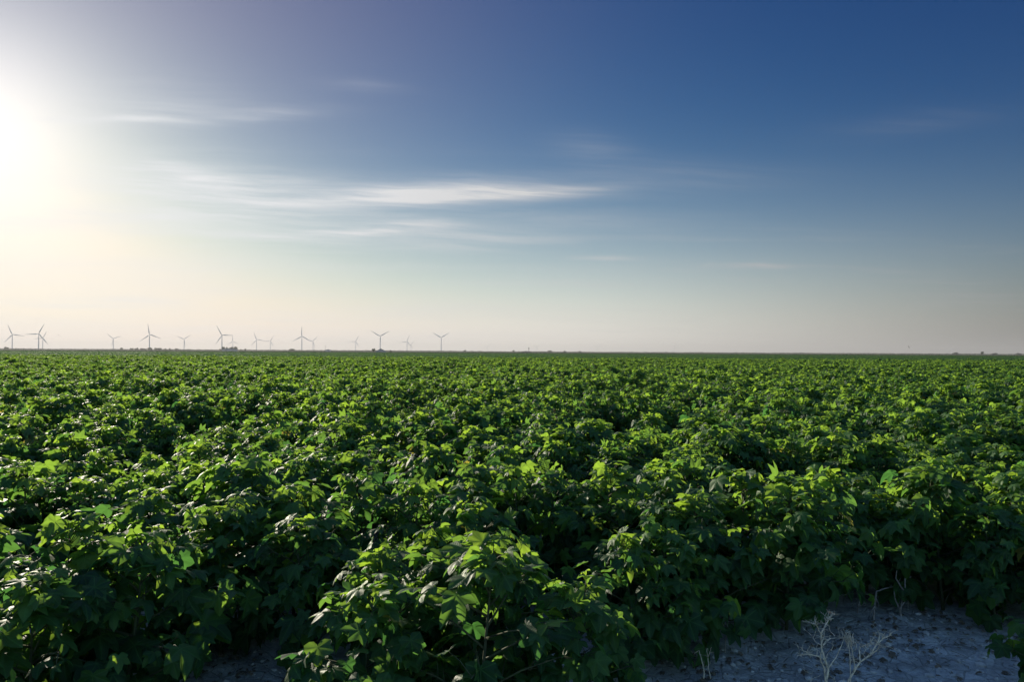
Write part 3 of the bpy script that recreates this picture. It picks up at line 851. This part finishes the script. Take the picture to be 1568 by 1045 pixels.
for i, a in enumerate(TREES): add_tree(i, *a)

def build_treeline():           # the hazy wood edge along the whole horizon
    mb = MB(); rs = np.random.default_rng(77)
    for px in np.arange(-420, 2000, 1.0):
        depth = 3500 + rs.uniform(-90, 90)
        p = at(px, horizon_y(px), depth)
        k = 0.5 + 0.5 * noise.noise((px * 0.02, 0, 0)) + 0.5 * noise.noise((px * 0.13, 3, 0))
        hh = max(4.0, (8.2 if px < 700 else 6.8) + 2.6 * k)
        for _ in range(7):
            d = rs.normal(0, 1, 3); d[2] = abs(d[2])
            leaf(mb, (p.x + rs.uniform(-2.5, 2.5), p.y + rs.uniform(-3, 3), rs.uniform(0.2, 1.0) * hh), rs.normal(0, 1, 3), d, rs.uniform(1.4, 2.6), float(rs.uniform(.1, .8)), SMALL)
        mb.add([(p.x - 2.6, p.y + 4, 0), (p.x + 2.6, p.y + 4, 0), (p.x + 2.6, p.y + 8, 0), (p.x - 2.6, p.y + 8, 0), (p.x - 2.4, p.y + 5, hh * .8), (p.x + 2.4, p.y + 5, hh * .75), (p.x + 2.4, p.y + 7, hh * .8), (p.x - 2.4, p.y + 7, hh * .8)],
               [(4, 5, 6, 7), (0, 1, 5, 4), (1, 2, 6, 5), (2, 3, 7, 6), (3, 0, 4, 7)], 0.3)
    link('treeline', mb.mesh('treeline', M_TREE, smooth=False), kind='stuff', label='hazy grey line of far trees along the whole horizon')
build_treeline()

def gable(mb_w, mb_r, w, d, eave, ridge, over=0.6):
    mb_w.add([(-w/2, -d/2, 0), (w/2, -d/2, 0), (w/2, d/2, 0), (-w/2, d/2, 0), (-w/2, -d/2, eave), (w/2, -d/2, eave), (w/2, d/2, eave), (-w/2, d/2, eave), (0, -d/2, ridge), (0, d/2, ridge)],
             [(0, 1, 5, 8, 4), (1, 2, 6, 5), (2, 3, 7, 9, 6), (3, 0, 4, 7)])
    sl = (ridge - eave) / (w / 2)
    for s in (-1, 1):
        e = (s * (w/2 + over), eave - sl * over)
        q = []
        for zz in (0.05, 0.45):
            for yy in (-d/2 - over, d/2 + over):
                q += [(e[0], yy, e[1] + zz), (0, yy, ridge + zz)]
        mb_r.add(q, [(0, 1, 3, 2), (4, 6, 7, 5), (0, 4, 5, 1), (2, 3, 7, 6), (0, 2, 6, 4), (1, 5, 7, 3)])

def building(name, label, cat, px, depth, w, d, eave, ridge, wall_m, roof_m, doors, rz=0.0, wins=()):
    p = at(px, horizon_y(px), depth)
    o = thing(name, label, cat, (p.x, p.y, 0), -math.atan2(p.x, p.y) + rz)
    W, Rf = MB(), MB(); gable(W, Rf, w, d, eave, ridge)
    link('wall', W.mesh('wall', wall_m, False), o); link('roof', Rf.mesh('roof', roof_m, False), o)
    for (x, dw, dh) in doors:
        D = MB(); D.box((x - dw/2, -d/2 - 0.08, 0.0), (x + dw/2, -d/2 - 0.003, dh)); link('door', D.mesh('door', M_DOOR, False), o)
    for (x, z) in wins:
        D = MB(); D.box((x - .6, -d/2 - 0.06, z), (x + .6, -d/2 - 0.003, z + 1.2)); link('window', D.mesh('window', M_DOOR, False), o)
    return o
building('barn', 'dark gabled barn with a wide low roof in front of a turbine', 'barn', 583.2, 1500, 22, 16, 2.6, 8.2, M_SHED, M_ROOF, [(0, 5, 2.5)], wins=((-6, 1.2), (6, 1.2)))
building('farm_building', 'pale long farm building backed by a row of dark trees', 'farm building', 351.5, 2480, 52, 18, 8.2, 10.5, M_SHED, M_SHED, [(-12, 6, 5), (10, 6, 5)])
building('shed', 'small pale shed with a thin mast at its left end', 'shed', 502.5, 2300, 17, 10, 6, 8.5, M_SHED, M_SHED, [(2, 4, 4)])
building('low_building', 'long low dark building beneath the dark mast', 'farm building', 805.5, 2600, 32, 14, 5.2, 7.0, M_ROOF, M_ROOF, [(4, 5, 4)])
def mast(label, px, depth, top_px, r, dark):
    p = at(px, top_px, depth); o = thing('mast', label, 'mast', (p.x, p.y, 0))
    h = p.z
    a, c = MB(), MB(); a.tube([(0, 0, 0), (0, 0, h * .5), (0, 0, h)], [r, r * .8, r * .5], 8)
    link('pole', a.mesh('pole', M_ROOF if dark else M_SHED), o)
    c.box((-r * 1.6, -r * 1.2, h - r * 6), (r * 1.6, -r * 0.9, h - r * 1.5))
    c.box((-r * 1.6, r * 0.9, h - r * 5), (r * 1.6, r * 1.2, h - r * 2)); link('antenna', c.mesh('antenna', M_ROOF), o)
mast('thin pale mast at the left end of the small pale shed', 498.3, 2290, 529.5, 0.5, False)
mast('dark mast standing over the long low building', 809.8, 2620, 532.0, 1.1, True)

def bird(label, px, py, depth, span, bank, rz):
    p = at(px, py, depth); o = thing('bird', label, 'bird', p, rz)
    o.rotation_euler = (0.1, bank, rz)
    b = MB(); b.tube([(0, -span * .22, 0), (0, -span * .15, 0.01), (0, -span * .02, 0), (0, span * .15, 0), (0, span * .27, 0)], [span * .012, span * .035, span * .06, span * .04, span * .01], 8)
    for s in (-1, 1):
        w = [(s * .03, -.10, 0), (s * .03, .10, 0), (s * .26, .07, .07), (s * .25, -.12, .07), (s * .5, .04, .03), (s * .48, -.03, .03)]
        w = [(x * span, y * span, z * span) for x, y, z in w]; th = span * .012
        v = w + [(x, y, z + th) for x, y, z in w]
        b.add(v, [(0, 1, 2, 3), (3, 2, 4, 5), (6, 9, 8, 7), (9, 11, 10, 8), (0, 3, 9, 6), (3, 5, 11, 9), (5, 4, 10, 11), (4, 2, 8, 10), (2, 1, 7, 8), (1, 0, 6, 7)])
    me = b.mesh('bird', M_BIRD, False)
    link('body', me, o)
bird('faint speck of a bird gliding above the left horizon', 90, 513.6, 300, 1.6, 0.5, 0.9)
bird('tiny dark speck of a bird above the right horizon', 1391.6, 531.6, 300, 1.2, 1.1, 0.3)

# ------------------------------------------------------------------ the dusty air over the plain
def build_haze():
    mb = MB(); mb.box((-13500, -2000, -1.2), (13500, 13600, 148))
    m, b, out = mat('dusty air')
    pv = b.n('ShaderNodeVolumePrincipled')
    pv.inputs['Color'].default_value = (0.49, 0.49, 0.505, 1)
    pv.inputs['Density'].default_value = HAZE
    pv.inputs['Anisotropy'].default_value = 0.25
    b.t.links.new(pv.outputs[0], out.inputs['Volume'])
    me = mb.mesh('haze', m, False)
    link('haze', me, kind='stuff', label='thin dusty air over the plain')
HAZE = 0.8e-4
build_haze()
